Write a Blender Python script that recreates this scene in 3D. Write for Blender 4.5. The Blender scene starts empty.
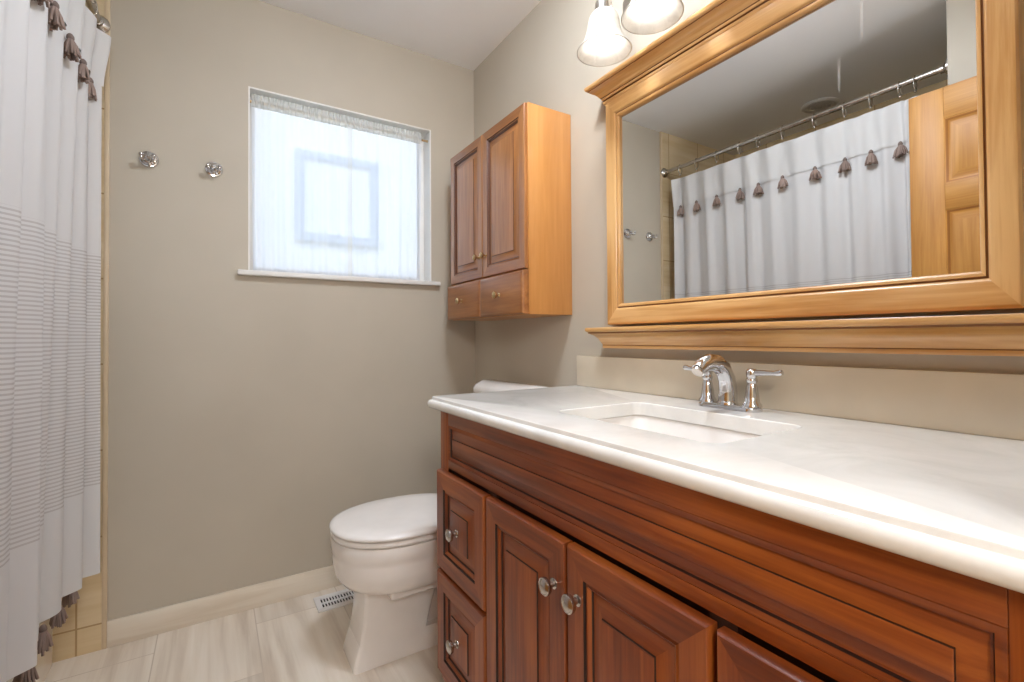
import bpy, bmesh, math, random
from mathutils import Vector, Matrix

random.seed(4)
PI = math.pi
SC = bpy.context.scene
COL = SC.collection

# ------------------------------------------------------------------ camera
CAM_H = 1.061
F_PX, YAW, PITCH, ROLL, PP_Y = 475.39, 0.5586, 0.0138, -0.0067, -9.2


def make_camera():
    cd = bpy.data.cameras.new('camera')
    co = bpy.data.objects.new('camera', cd)
    COL.objects.link(co)
    r = Vector((math.cos(YAW), -math.sin(YAW), 0))
    f = Vector((math.sin(YAW), math.cos(YAW), 0))
    u = Vector((0, 0, 1))
    f2 = f * math.cos(PITCH) + u * math.sin(PITCH)
    u2 = u * math.cos(PITCH) - f * math.sin(PITCH)
    r3 = r * math.cos(ROLL) + u2 * math.sin(ROLL)
    u3 = u2 * math.cos(ROLL) - r * math.sin(ROLL)
    m = Matrix((r3, u3, -f2)).transposed().to_4x4()
    m.translation = (0, 0, CAM_H)
    co.matrix_world = m
    cd.sensor_fit = 'HORIZONTAL'
    cd.sensor_width = 36
    cd.lens = F_PX / 1024 * 36
    cd.shift_y = PP_Y / 1024
    cd.clip_start = 0.01
    SC.camera = co


make_camera()

# ------------------------------------------------------------------ world, sun, exposure
SKY_STRENGTH = 0.41
SUN_STRENGTH = 0.72
BULB_STRENGTH = 13.0
HALL_FILL_STRENGTH = 46.0
CEIL_FILL_STRENGTH = 54.0
SC.view_settings.view_transform = 'Standard'
SC.view_settings.look = 'None'
SC.view_settings.gamma = 1.0
SC.view_settings.use_curve_mapping = False
SC.view_settings.exposure = 0.62
SC.cycles.use_denoising = True
SC.cycles.max_bounces = 14
SC.cycles.diffuse_bounces = 8
SC.cycles.glossy_bounces = 6
SC.cycles.transparent_max_bounces = 12
SC.cycles.sample_clamp_indirect = 6.0
SC.cycles.caustics_reflective = False
SC.cycles.caustics_refractive = False

w = bpy.data.worlds.new('daylight_sky')
SC.world = w
w.use_nodes = True
wn = w.node_tree.nodes
wl = w.node_tree.links
sky = wn.new('ShaderNodeTexSky')
sky.sky_type = 'NISHITA'
sky.sun_disc = False
sky.sun_elevation = math.radians(48)
sky.sun_rotation = math.radians(200)
wl.new(sky.outputs[0], wn['Background'].inputs[0])
wn['Background'].inputs[1].default_value = SKY_STRENGTH

sd = bpy.data.lights.new('sun', 'SUN')
sd.energy = SUN_STRENGTH
sd.angle = 0.01
sd.color = (1, 0.96, 0.9)
so = bpy.data.objects.new('sun', sd)
COL.objects.link(so)
so.rotation_euler = (math.radians(48), 0, math.radians(-18))

# ------------------------------------------------------------------ dimensions
XR, YB, XL, ZC = 1.128, 2.161, -0.315, 2.44      # right wall, back wall, painted end of back wall, ceiling
XS = -1.13                                        # far side of the tub alcove
YA = 0.685                                        # end wall of the alcove
YF = 0.02                                         # front wall
WX0, WX1, WZ0, WZ1 = 0.112, 0.892, 1.336, 2.080   # window opening
DX0, DX1, DZ = -0.242, 0.525, 2.055               # doorway


# ------------------------------------------------------------------ materials
def lin(c):
    out = []
    for v in c:
        v = v / 255.0
        out.append(v / 12.92 if v <= 0.04045 else ((v + 0.055) / 1.055) ** 2.4)
    return tuple(out) + (1.0,)


def new_mat(name):
    m = bpy.data.materials.new(name)
    m.use_nodes = True
    nt = m.node_tree
    b = nt.nodes['Principled BSDF']
    return m, nt, b


def N(nt, t, **kw):
    n = nt.nodes.new(t)
    for k, v in kw.items():
        setattr(n, k, v)
    return n


def coords(nt, scale=(1, 1, 1), kind='Object'):
    tc = N(nt, 'ShaderNodeTexCoord')
    mp = N(nt, 'ShaderNodeMapping')
    mp.inputs['Scale'].default_value = scale
    nt.links.new(tc.outputs[kind], mp.inputs[0])
    return mp.outputs[0]


def ramp(nt, fac, stops):
    r = N(nt, 'ShaderNodeValToRGB')
    els = r.color_ramp.elements
    while len(els) < len(stops):
        els.new(0.5)
    for e, (p, c) in zip(els, stops):
        e.position = p
        e.color = lin(c)
    nt.links.new(fac, r.inputs[0])
    return r.outputs[0]


def bump(nt, b, h, strength=0.1, dist=0.002):
    n = N(nt, 'ShaderNodeBump')
    n.inputs['Strength'].default_value = strength
    n.inputs['Distance'].default_value = dist
    nt.links.new(h, n.inputs['Height'])
    nt.links.new(n.outputs[0], b.inputs['Normal'])


def noise(nt, vec, scale, detail=3, rough=0.5, dist=0.0):
    n = N(nt, 'ShaderNodeTexNoise')
    n.inputs['Scale'].default_value = scale
    n.inputs['Detail'].default_value = detail
    n.inputs['Roughness'].default_value = rough
    n.inputs['Distortion'].default_value = dist
    nt.links.new(vec, n.inputs['Vector'])
    return n.outputs['Fac']


def paint(name, c, rough=0.6, vary=4, bmp=0.12, scale=180):
    m, nt, b = new_mat(name)
    v = coords(nt)
    f = noise(nt, v, 3.0, 3)
    lo = tuple(max(0, x - vary) for x in c)
    hi = tuple(min(255, x + vary) for x in c)
    nt.links.new(ramp(nt, f, [(0.3, lo), (0.7, hi)]), b.inputs['Base Color'])
    b.inputs['Roughness'].default_value = rough
    if bmp:
        bump(nt, b, noise(nt, v, scale, 2), bmp, 0.001)
    return m


def plain(name, c, rough=0.4, metal=0.0, coat=0.0, spec=None):
    m, nt, b = new_mat(name)
    v = coords(nt)
    f = noise(nt, v, 12.0, 2)
    lo = tuple(max(0, x - 3) for x in c)
    hi = tuple(min(255, x + 3) for x in c)
    nt.links.new(ramp(nt, f, [(0.3, lo), (0.7, hi)]), b.inputs['Base Color'])
    b.inputs['Roughness'].default_value = rough
    b.inputs['Metallic'].default_value = metal
    b.inputs['Coat Weight'].default_value = coat
    b.inputs['Coat Roughness'].default_value = 0.08
    if spec is not None:
        b.inputs['Specular IOR Level'].default_value = spec
    return m


def wood(name, dark, mid, light, axis='Z', rough=0.33, coat=0.25, blotch=1.0, grain=1.0):
    m, nt, b = new_mat(name)
    k = {'X': 0, 'Y': 1, 'Z': 2}[axis]
    s1 = [38.0 * grain] * 3
    s1[k] = 2.2
    s2 = [160.0 * grain] * 3
    s2[k] = 5.0
    s3 = [7.0] * 3
    s3[k] = 3.0
    n1 = noise(nt, coords(nt, s1), 1.0, 5, 0.6, 0.6)
    n2 = noise(nt, coords(nt, s2), 1.0, 2, 0.5)
    n3 = noise(nt, coords(nt, s3), 1.0, 2, 0.5)
    mx = N(nt, 'ShaderNodeMath', operation='MULTIPLY_ADD')
    nt.links.new(n2, mx.inputs[0])
    mx.inputs[1].default_value = 0.3
    nt.links.new(n1, mx.inputs[2])
    my = N(nt, 'ShaderNodeMath', operation='MULTIPLY_ADD')
    nt.links.new(n3, my.inputs[0])
    my.inputs[1].default_value = 0.55 * blotch
    nt.links.new(mx.outputs[0], my.inputs[2])
    c = ramp(nt, my.outputs[0], [(0.55, dark), (0.92, mid), (1.0, light)])
    mr = N(nt, 'ShaderNodeMapRange')
    mr.inputs['From Min'].default_value = 0.45
    mr.inputs['From Max'].default_value = 1.35
    nt.links.new(my.outputs[0], mr.inputs[0])
    c = ramp(nt, mr.outputs[0], [(0.12, dark), (0.5, mid), (0.85, light)])
    nt.links.new(c, b.inputs['Base Color'])
    b.inputs['Roughness'].default_value = rough
    b.inputs['Coat Weight'].default_value = coat
    b.inputs['Coat Roughness'].default_value = 0.18
    bump(nt, b, n2, 0.05, 0.0006)
    return m


M = {}
M['wall'] = paint('greige_wall_paint', (184, 175, 159), 0.55, 3)
M['ceiling'] = paint('white_ceiling_paint', (238, 240, 243), 0.8, 2)
M['trimwhite'] = plain('white_trim_paint', (226, 224, 220), 0.4)
M['hallwall'] = paint('hall_wall_paint', (205, 197, 184), 0.6, 3)
M['ceramic'] = plain('white_glazed_ceramic', (234, 230, 226), 0.12, 0, 0.5)
M['seatplastic'] = plain('white_seat_plastic', (236, 233, 230), 0.22, 0, 0.2)
M['tub'] = plain('white_tub_enamel', (226, 219, 208), 0.15, 0, 0.4)
M['chrome'] = plain('polished_chrome', (214, 214, 216), 0.07, 1.0)
M['nickel'] = plain('brushed_nickel', (196, 190, 182), 0.24, 1.0)
M['darkmetal'] = plain('dark_bronze_metal', (120, 112, 104), 0.28, 1.0)
M['brass'] = plain('pale_brass', (214, 186, 140), 0.2, 1.0)
M['black'] = plain('black_void', (12, 12, 12), 0.8)
M['register'] = plain('white_enamel_register', (222, 221, 220), 0.4)
M['vz'] = wood('cherry_stained_maple_vertical', (80, 30, 8), (130, 62, 20), (166, 92, 36), 'Z', rough=0.38, coat=0.12, blotch=1.0)
M['vy'] = wood('cherry_stained_maple_horizontal', (78, 29, 8), (126, 59, 19), (162, 89, 35), 'Y', rough=0.38, coat=0.12, blotch=1.0)
M['glaze'] = plain('dark_glaze_in_groove', (38, 15, 6), 0.5)  # real glaze in the grooves, and painted shade in the front gaps
M['cz'] = wood('cabinet_maple_front', (128, 78, 36), (166, 110, 60), (190, 134, 80), 'Z', blotch=0.5)  # cabinet maple darkened in colour, for fronts turned away from the light
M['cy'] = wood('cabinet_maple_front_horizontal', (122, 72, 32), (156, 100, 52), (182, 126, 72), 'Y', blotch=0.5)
M['cside'] = wood('honey_maple_side_panel', (184, 124, 62), (197, 138, 76), (207, 150, 88), 'Z', blotch=0.5, grain=0.7)  # same maple in a lighter colour, painted as the lit side
M['cglaze'] = plain('brown_glaze_in_groove', (84, 44, 18), 0.45)
M['my'] = wood('gold_stained_frame_horizontal', (134, 84, 32), (188, 136, 72), (214, 170, 112), 'Y', coat=0.5, blotch=1.5)
M['mz'] = wood('gold_stained_frame_vertical', (134, 84, 32), (188, 136, 72), (214, 170, 112), 'Z', coat=0.5, blotch=1.5)
M['mglaze'] = plain('frame_groove_glaze', (118, 72, 28), 0.45)
M['oak'] = wood('golden_oak_door', (168, 112, 46), (190, 136, 64), (204, 154, 84), 'Z', rough=0.5, coat=0.0, blotch=0.5)
M['oaky'] = wood('golden_oak_door_rail', (168, 112, 46), (190, 136, 64), (204, 154, 84), 'Y', rough=0.5, coat=0.0, blotch=0.5)
M['oakglaze'] = plain('oak_panel_groove', (150, 96, 40), 0.5)
M['tassel'] = paint('taupe_tassel_yarn', (138, 118, 108), 0.9, 22, 0.6, 260)
M['tasselcap'] = paint('taupe_tassel_binding', (116, 100, 93), 0.9, 12, 0.5, 300)
M['backsplash'] = plain('beige_stone_backsplash', (205, 193, 172), 0.25, 0, 0.2)
M['lawn'] = paint('lawn_green', (92, 110, 62), 0.9, 20, 0.3, 30)
M['siding'] = paint('white_house_render', (236, 236, 234), 0.7, 2, 0.0)
M['outframe'] = plain('grey_blue_window_frame', (150, 166, 188), 0.5)
M['outpane'] = plain('pale_blind_behind_pane', (230, 232, 235), 0.3)  # plain pale colour filling the panes


def travertine(name, tile, tone, grain_axis, grout=(176, 160, 138), off=0.5, loc=(0, 0, 0), plane='XY', rough=0.28, gw=0.003):
    """Vein-cut stone tiles with grout; tile=(run, rise) in metres on the plane."""
    m, nt, b = new_mat(name)
    lo, mid, hi = tone
    tc = N(nt, 'ShaderNodeTexCoord')
    k = {'X': 0, 'Y': 1, 'Z': 2}[grain_axis]
    s = [26.0, 26.0, 26.0]
    s[k] = 1.6
    mp = N(nt, 'ShaderNodeMapping')
    mp.inputs['Scale'].default_value = s
    nt.links.new(tc.outputs['Object'], mp.inputs[0])
    s2 = [7.0] * 3
    s2[k] = 1.0
    mp2 = N(nt, 'ShaderNodeMapping')
    mp2.inputs['Scale'].default_value = s2
    nt.links.new(tc.outputs['Object'], mp2.inputs[0])
    n1 = noise(nt, mp.outputs[0], 1.0, 5, 0.55, 0.5)
    n2 = noise(nt, mp2.outputs[0], 1.0, 3, 0.5, 0.3)
    ad = N(nt, 'ShaderNodeMath', operation='ADD')
    nt.links.new(n1, ad.inputs[0])
    nt.links.new(n2, ad.inputs[1])
    hf = N(nt, 'ShaderNodeMath', operation='MULTIPLY')
    hf.inputs[1].default_value = 0.5
    nt.links.new(ad.outputs[0], hf.inputs[0])
    stone = ramp(nt, hf.outputs[0], [(0.32, lo), (0.5, mid), (0.68, hi)])
    # grout
    mg = N(nt, 'ShaderNodeMapping')
    mg.inputs['Location'].default_value = loc
    if plane == 'YX':
        mg.inputs['Rotation'].default_value = (0, 0, PI / 2)
    elif plane == 'XZ':
        mg.inputs['Rotation'].default_value = (-PI / 2, 0, 0)
    elif plane == 'YZ':
        mg.inputs['Rotation'].default_value = (-PI / 2, 0, 0)
    src = tc.outputs['Object']
    if plane == 'YZ':
        sp = N(nt, 'ShaderNodeSeparateXYZ')
        cb = N(nt, 'ShaderNodeCombineXYZ')
        nt.links.new(src, sp.inputs[0])
        nt.links.new(sp.outputs[1], cb.inputs[0])
        nt.links.new(sp.outputs[0], cb.inputs[1])
        nt.links.new(sp.outputs[2], cb.inputs[2])
        src = cb.outputs[0]
    nt.links.new(src, mg.inputs[0])
    br = N(nt, 'ShaderNodeTexBrick')
    br.offset = off
    br.inputs['Scale'].default_value = 1.0
    br.inputs['Mortar Size'].default_value = gw
    br.inputs['Mortar Smooth'].default_value = 0.2
    br.inputs['Brick Width'].default_value = tile[0]
    br.inputs['Row Height'].default_value = tile[1]
    br.inputs['Color1'].default_value = (0.86, 0.86, 0.86, 1)
    br.inputs['Color2'].default_value = (1.0, 1.0, 1.0, 1)
    br.inputs['Mortar'].default_value = (1, 1, 1, 1)
    nt.links.new(mg.outputs[0], br.inputs['Vector'])
    mul = N(nt, 'ShaderNodeMix', data_type='RGBA', blend_type='MULTIPLY')
    mul.inputs[0].default_value = 1.0
    nt.links.new(stone, mul.inputs[6])
    nt.links.new(br.outputs['Color'], mul.inputs[7])
    mxn = N(nt, 'ShaderNodeMix', data_type='RGBA')
    nt.links.new(br.outputs['Fac'], mxn.inputs[0])
    nt.links.new(mul.outputs[2], mxn.inputs[6])
    mxn.inputs[7].default_value = lin(grout)
    nt.links.new(mxn.outputs[2], b.inputs['Base Color'])
    b.inputs['Roughness'].default_value = rough
    inv = N(nt, 'ShaderNodeMath', operation='SUBTRACT')
    inv.inputs[0].default_value = 1.0
    nt.links.new(br.outputs['Fac'], inv.inputs[1])
    bump(nt, b, inv.outputs[0], 0.3, 0.001)
    return m


M['floor'] = travertine('vein_cut_floor_tile', (0.61, 0.305), ((196, 180, 162), (228, 217, 202), (242, 234, 223)), 'Y',
                        (200, 186, 170), 0.5, (0.2, 0.173, 0), 'YX', gw=0.002)
M['skirting'] = travertine('vein_cut_skirting_tile', (3.0, 0.3), ((214, 198, 176), (233, 222, 205), (242, 234, 220)), 'X',
                           (190, 170, 140), 0.0, (1.5, 0.05, 0), 'XZ')
M['wtile'] = travertine('tan_shower_tile', (0.305, 0.297), ((206, 180, 138), (222, 200, 160), (232, 214, 182)), 'X',
                        (172, 142, 100), 0.0, (0.09, -0.09, 0), 'XZ')
M['wtiley'] = travertine('tan_shower_tile_side', (0.33, 0.33), ((206, 180, 138), (222, 200, 160), (232, 214, 182)), 'Y',
                         (172, 142, 100), 0.0, (0.08, -0.16, 0), 'YZ')
M['tiletrim'] = plain('tan_tile_edge_strip', (208, 188, 158), 0.35)


def counter_mat():
    m, nt, b = new_mat('white_marbled_countertop')
    v = coords(nt)
    n = noise(nt, v, 5.0, 6, 0.6, 1.2)
    nt.links.new(ramp(nt, n, [(0.3, (220, 220, 217)), (0.5, (231, 231, 228)), (0.7, (240, 240, 237))]), b.inputs['Base Color'])
    b.inputs['Roughness'].default_value = 0.16
    b.inputs['Coat Weight'].default_value = 0.3
    return m


M['counter'] = counter_mat()


def mirror_mat():
    """Silvered glass with two dried drip marks that have a place of their own on the glass."""
    m, nt, b = new_mat('silvered_mirror_glass')
    b.inputs['Metallic'].default_value = 1.0
    b.inputs['Base Color'].default_value = (0.86, 0.87, 0.865, 1)
    b.inputs['Roughness'].default_value = 0.0
    b.inputs['Specular IOR Level'].default_value = 0.5
    tc = N(nt, 'ShaderNodeTexCoord')
    sp = N(nt, 'ShaderNodeSeparateXYZ')
    nt.links.new(tc.outputs['Object'], sp.inputs[0])

    def band(sock, c, hw):
        a = N(nt, 'ShaderNodeMath', operation='SUBTRACT')
        nt.links.new(sock, a.inputs[0])
        a.inputs[1].default_value = c
        q = N(nt, 'ShaderNodeMath', operation='ABSOLUTE')
        nt.links.new(a.outputs[0], q.inputs[0])
        r = N(nt, 'ShaderNodeMapRange')
        r.inputs['From Min'].default_value = hw
        r.inputs['From Max'].default_value = hw * 0.4
        nt.links.new(q.outputs[0], r.inputs[0])
        return r.outputs[0]

    tot = None
    for y, z0, z1 in ((0.430, 1.648, 1.765), (0.4725, 1.565, 1.650)):
        p = N(nt, 'ShaderNodeMath', operation='MULTIPLY')
        nt.links.new(band(sp.outputs[1], y - MIR_O[1], 0.0035), p.inputs[0])
        nt.links.new(band(sp.outputs[2], (z0 + z1) / 2 - MIR_O[2], (z1 - z0) / 2), p.inputs[1])
        if tot is None:
            tot = p.outputs[0]
        else:
            s = N(nt, 'ShaderNodeMath', operation='ADD')
            nt.links.new(tot, s.inputs[0])
            nt.links.new(p.outputs[0], s.inputs[1])
            tot = s.outputs[0]
    k = N(nt, 'ShaderNodeMath', operation='MULTIPLY')
    k.inputs[1].default_value = 0.22
    nt.links.new(tot, k.inputs[0])
    df = N(nt, 'ShaderNodeBsdfDiffuse')
    df.inputs[0].default_value = (0.9, 0.9, 0.88, 1)
    mx = N(nt, 'ShaderNodeMixShader')
    nt.links.new(k.outputs[0], mx.inputs[0])
    nt.links.new(b.outputs[0], mx.inputs[1])
    nt.links.new(df.outputs[0], mx.inputs[2])
    nt.links.new(mx.outputs[0], nt.nodes['Material Output'].inputs[0])
    return m


def cloth_mat(name, c, trans=0.3, alpha=0.0, stripes=None, weave=0.0):
    """Diffuse cloth with light showing through; alpha = share of open weave; stripes=(z0, z1, period) in object space."""
    m, nt, b = new_mat(name)
    nt.nodes.remove(b)
    out = nt.nodes['Material Output']
    col = N(nt, 'ShaderNodeRGB')
    col.outputs[0].default_value = lin(c)
    cs = col.outputs[0]
    if stripes:
        z0, z1, per, sc = stripes
        tc = N(nt, 'ShaderNodeTexCoord')
        sp = N(nt, 'ShaderNodeSeparateXYZ')
        nt.links.new(tc.outputs['Object'], sp.inputs[0])
        dv = N(nt, 'ShaderNodeMath', operation='DIVIDE')
        nt.links.new(sp.outputs[2], dv.inputs[0])
        dv.inputs[1].default_value = per
        fr = N(nt, 'ShaderNodeMath', operation='FRACT')
        nt.links.new(dv.outputs[0], fr.inputs[0])
        lt = N(nt, 'ShaderNodeMath', operation='LESS_THAN')
        nt.links.new(fr.outputs[0], lt.inputs[0])
        lt.inputs[1].default_value = 0.42
        g0 = N(nt, 'ShaderNodeMath', operation='GREATER_THAN')
        nt.links.new(sp.outputs[2], g0.inputs[0])
        g0.inputs[1].default_value = z0
        g1 = N(nt, 'ShaderNodeMath', operation='LESS_THAN')
        nt.links.new(sp.outputs[2], g1.inputs[0])
        g1.inputs[1].default_value = z1
        a = N(nt, 'ShaderNodeMath', operation='MULTIPLY')
        nt.links.new(lt.outputs[0], a.inputs[0])
        nt.links.new(g0.outputs[0], a.inputs[1])
        a2 = N(nt, 'ShaderNodeMath', operation='MULTIPLY')
        nt.links.new(a.outputs[0], a2.inputs[0])
        nt.links.new(g1.outputs[0], a2.inputs[1])
        mc = N(nt, 'ShaderNodeMix', data_type='RGBA')
        nt.links.new(a2.outputs[0], mc.inputs[0])
        nt.links.new(cs, mc.inputs[6])
        mc.inputs[7].default_value = lin(sc)
        cs = mc.outputs[2]
    df = N(nt, 'ShaderNodeBsdfDiffuse')
    tl = N(nt, 'ShaderNodeBsdfTranslucent')
    nt.links.new(cs, df.inputs[0])
    nt.links.new(cs, tl.inputs[0])
    mx = N(nt, 'ShaderNodeMixShader')
    mx.inputs[0].default_value = trans
    nt.links.new(df.outputs[0], mx.inputs[1])
    nt.links.new(tl.outputs[0], mx.inputs[2])
    res = mx.outputs[0]
    if alpha > 0:
        tp = N(nt, 'ShaderNodeBsdfTransparent')
        ma = N(nt, 'ShaderNodeMixShader')
        ma.inputs[0].default_value = alpha
        nt.links.new(res, ma.inputs[1])
        nt.links.new(tp.outputs[0], ma.inputs[2])
        res = ma.outputs[0]
    nt.links.new(res, out.inputs[0])
    return m


CURT_Z = 0.300
M['curtain'] = cloth_mat('white_curtain_cotton', (218, 217, 217), 0.12, 0, (0.588 - CURT_Z, 1.348 - CURT_Z, 0.0108, (196, 192, 191)))
M['valance'] = cloth_mat('white_curtain_valance', (220, 219, 218), 0.12)
M['sheer'] = cloth_mat('sheer_white_voile', (246, 247, 250), 0.65, 0.22)
M['sheertop'] = cloth_mat('gathered_voile_header', (248, 247, 244), 0.62, 0.26)


def glass_mat():
    m, nt, b = new_mat('window_glass')
    nt.nodes.remove(b)
    tp = N(nt, 'ShaderNodeBsdfTransparent')
    tp.inputs[0].default_value = (0.95, 0.97, 0.98, 1)
    gl = N(nt, 'ShaderNodeBsdfGlossy')
    gl.inputs['Roughness'].default_value = 0.01
    fr = N(nt, 'ShaderNodeFresnel')
    fr.inputs['IOR'].default_value = 1.16
    mx = N(nt, 'ShaderNodeMixShader')
    nt.links.new(fr.outputs[0], mx.inputs[0])
    nt.links.new(tp.outputs[0], mx.inputs[1])
    nt.links.new(gl.outputs[0], mx.inputs[2])
    nt.links.new(mx.outputs[0], nt.nodes['Material Output'].inputs[0])
    return m


M['glass'] = glass_mat()


def shade_mat():
    m, nt, b = new_mat('alabaster_glass_shade')
    nt.nodes.remove(b)
    v = coords(nt)
    n = noise(nt, v, 22.0, 4, 0.6, 1.0)
    c = ramp(nt, n, [(0.3, (186, 180, 170)), (0.7, (212, 207, 198))])
    df = N(nt, 'ShaderNodeBsdfDiffuse')
    tl = N(nt, 'ShaderNodeBsdfTranslucent')
    nt.links.new(c, df.inputs[0])
    nt.links.new(c, tl.inputs[0])
    mx = N(nt, 'ShaderNodeMixShader')
    mx.inputs[0].default_value = 0.35
    nt.links.new(df.outputs[0], mx.inputs[1])
    nt.links.new(tl.outputs[0], mx.inputs[2])
    gl = N(nt, 'ShaderNodeBsdfGlossy')
    gl.inputs['Roughness'].default_value = 0.15
    m2 = N(nt, 'ShaderNodeMixShader')
    m2.inputs[0].default_value = 0.06
    nt.links.new(mx.outputs[0], m2.inputs[1])
    nt.links.new(gl.outputs[0], m2.inputs[2])
    nt.links.new(m2.outputs[0], nt.nodes['Material Output'].inputs[0])
    return m


M['shade'] = shade_mat()


def emit(name, c, s):
    m, nt, b = new_mat(name)
    b.inputs['Base Color'].default_value = (0.9, 0.9, 0.9, 1)
    b.inputs['Emission Color'].default_value = c + (1,)
    b.inputs['Emission Strength'].default_value = s
    return m


M['bulb'] = emit('lit_bulb', (0.97, 0.98, 1.0), BULB_STRENGTH)
M['globe'] = emit('lit_globe_lamp', (0.90, 0.97, 1.07), CEIL_FILL_STRENGTH)
M['halllamp'] = emit('lit_hall_lamp', (0.97, 0.975, 0.98), HALL_FILL_STRENGTH)


# ------------------------------------------------------------------ mesh building
ORIGIN = {}


class MB:
    def __init__(self):
        self.bm = bmesh.new()

    def _mark(self, faces, mi):
        for f in faces:
            f.material_index = mi

    def box(self, a, b, bev=0.0, seg=2, mi=0):
        a, b = Vector(a), Vector(b)
        lo = Vector((min(a.x, b.x), min(a.y, b.y), min(a.z, b.z)))
        hi = Vector((max(a.x, b.x), max(a.y, b.y), max(a.z, b.z)))
        vs = [self.bm.verts.new((x, y, z)) for x in (lo.x, hi.x) for y in (lo.y, hi.y) for z in (lo.z, hi.z)]
        idx = [(0, 1, 3, 2), (4, 6, 7, 5), (0, 4, 5, 1), (2, 3, 7, 6), (0, 2, 6, 4), (1, 5, 7, 3)]
        fs = [self.bm.faces.new([vs[i] for i in q]) for q in idx]
        self._mark(fs, mi)
        if bev:
            es = set()
            for f in fs:
                es.update(f.edges)
            r = bmesh.ops.bevel(self.bm, geom=list(es), offset=bev, segments=seg, affect='EDGES', profile=0.5)
            self._mark(r['faces'], mi)
        return self

    def loft(self, loops, cap0=True, cap1=True, closed=True, mi=0, mis=None):
        rows = [[self.bm.verts.new(p) for p in lp] for lp in loops]
        n = len(rows[0])
        for i in range(len(rows) - 1):
            k = mis[i] if mis else mi
            for j in range(n if closed else n - 1):
                j2 = (j + 1) % n
                try:
                    f = self.bm.faces.new((rows[i][j], rows[i][j2], rows[i + 1][j2], rows[i + 1][j]))
                    f.material_index = k
                except ValueError:
                    pass
        if closed and cap0:
            self.bm.faces.new(list(reversed(rows[0]))).material_index = mis[0] if mis else mi
        if closed and cap1:
            self.bm.faces.new(rows[-1]).material_index = mis[-1] if mis else mi
        return self

    def tube(self, pts, rad, seg=12, cap=True, mi=0, squash=None):
        pts = [Vector(p) for p in pts]
        n = len(pts)
        rads = rad if isinstance(rad, (list, tuple)) else [rad] * n
        loops = []
        t0 = (pts[1] - pts[0]).normalized()
        ref = Vector((0, 0, 1)) if abs(t0.z) < 0.9 else Vector((0, 1, 0))
        a = t0.cross(ref).normalized()
        for i in range(n):
            if i == 0:
                t = pts[1] - pts[0]
            elif i == n - 1:
                t = pts[-1] - pts[-2]
            else:
                t = (pts[i + 1] - pts[i]).normalized() + (pts[i] - pts[i - 1]).normalized()
            t.normalize()
            a = (a - t * a.dot(t)).normalized()
            b = t.cross(a)
            q = squash[i] if squash else 1.0
            loops.append([pts[i] + (a * math.cos(2 * PI * k / seg) * q + b * math.sin(2 * PI * k / seg)) * rads[i] for k in range(seg)])
        return self.loft(loops, cap, cap, True, mi)

    def lathe(self, prof, o=(0, 0, 0), axis=(0, 0, 1), seg=24, mi=0, cap0=True, cap1=True):
        """prof: list of (radius, height along axis)."""
        ax = Vector(axis).normalized()
        ref = Vector((0, 0, 1)) if abs(ax.z) < 0.9 else Vector((1, 0, 0))
        a = ax.cross(ref).normalized()
        b = ax.cross(a)
        o = Vector(o)
        loops = []
        for r, h in prof:
            r = max(r, 0.0002)
            loops.append([o + ax * h + (a * math.cos(2 * PI * k / seg) + b * math.sin(2 * PI * k / seg)) * r for k in range(seg)])
        return self.loft(loops, cap0, cap1, True, mi)

    def rings(self, o, A, B, Nn, wd, ht, prof, mh=0, mv=1, back=True):
        """Nested rectangles: prof = [(inset, height, mat or None)]; None takes mh on the horizontal members and mv on the vertical."""
        o, A, B, Nn = Vector(o), Vector(A), Vector(B), Vector(Nn)
        rows = []
        for p in prof:
            i, h = p[0], p[1]
            rows.append([self.bm.verts.new(o + A * x + B * y + Nn * h) for x, y in ((i, i), (wd - i, i), (wd - i, ht - i), (i, ht - i))])
        for r in range(len(rows) - 1):
            k = prof[r + 1][2] if len(prof[r + 1]) > 2 else None
            for j in range(4):
                j2 = (j + 1) % 4
                f = self.bm.faces.new((rows[r][j], rows[r][j2], rows[r + 1][j2], rows[r + 1][j]))
                f.material_index = k if k is not None else (mh if j in (0, 2) else mv)
        self.bm.faces.new(rows[-1]).material_index = mv
        if back:
            self.bm.faces.new(list(reversed(rows[0]))).material_index = mv
        return self

    def build(self, name, mats, parent=None, origin=None, smooth=40):
        bmesh.ops.remove_doubles(self.bm, verts=self.bm.verts, dist=1e-6)
        bmesh.ops.recalc_face_normals(self.bm, faces=self.bm.faces)
        me = bpy.data.meshes.new(name)
        if parent is not None:
            o = ORIGIN[parent.name]
        else:
            o = Vector(origin) if origin is not None else Vector((0, 0, 0))
        bmesh.ops.translate(self.bm, verts=self.bm.verts, vec=-o)
        self.bm.to_mesh(me)
        self.bm.free()
        for k in (mats if isinstance(mats, (list, tuple)) else [mats]):
            me.materials.append(M[k] if isinstance(k, str) else k)
        if smooth:
            for p in me.polygons:
                p.use_smooth = True
            me.set_sharp_from_angle(angle=math.radians(smooth))
        ob = bpy.data.objects.new(name, me)
        COL.objects.link(ob)
        if parent is not None:
            ob.parent = parent
            ORIGIN[ob.name] = o
        else:
            ob.location = o
            ORIGIN[ob.name] = o
        return ob


def tag(o, label, cat, group=None, kind=None):
    o['label'] = label
    o['category'] = cat
    if group:
        o['group'] = group
    if kind:
        o['kind'] = kind
    return o


def thing(name, loc, label, cat, group=None):
    o = bpy.data.objects.new(name, None)
    o.empty_display_size = 0.05
    COL.objects.link(o)
    o.location = loc
    ORIGIN[o.name] = Vector(loc)
    return tag(o, label, cat, group)


def struct(o, label, cat):
    return tag(o, label, cat, None, 'structure')


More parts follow.
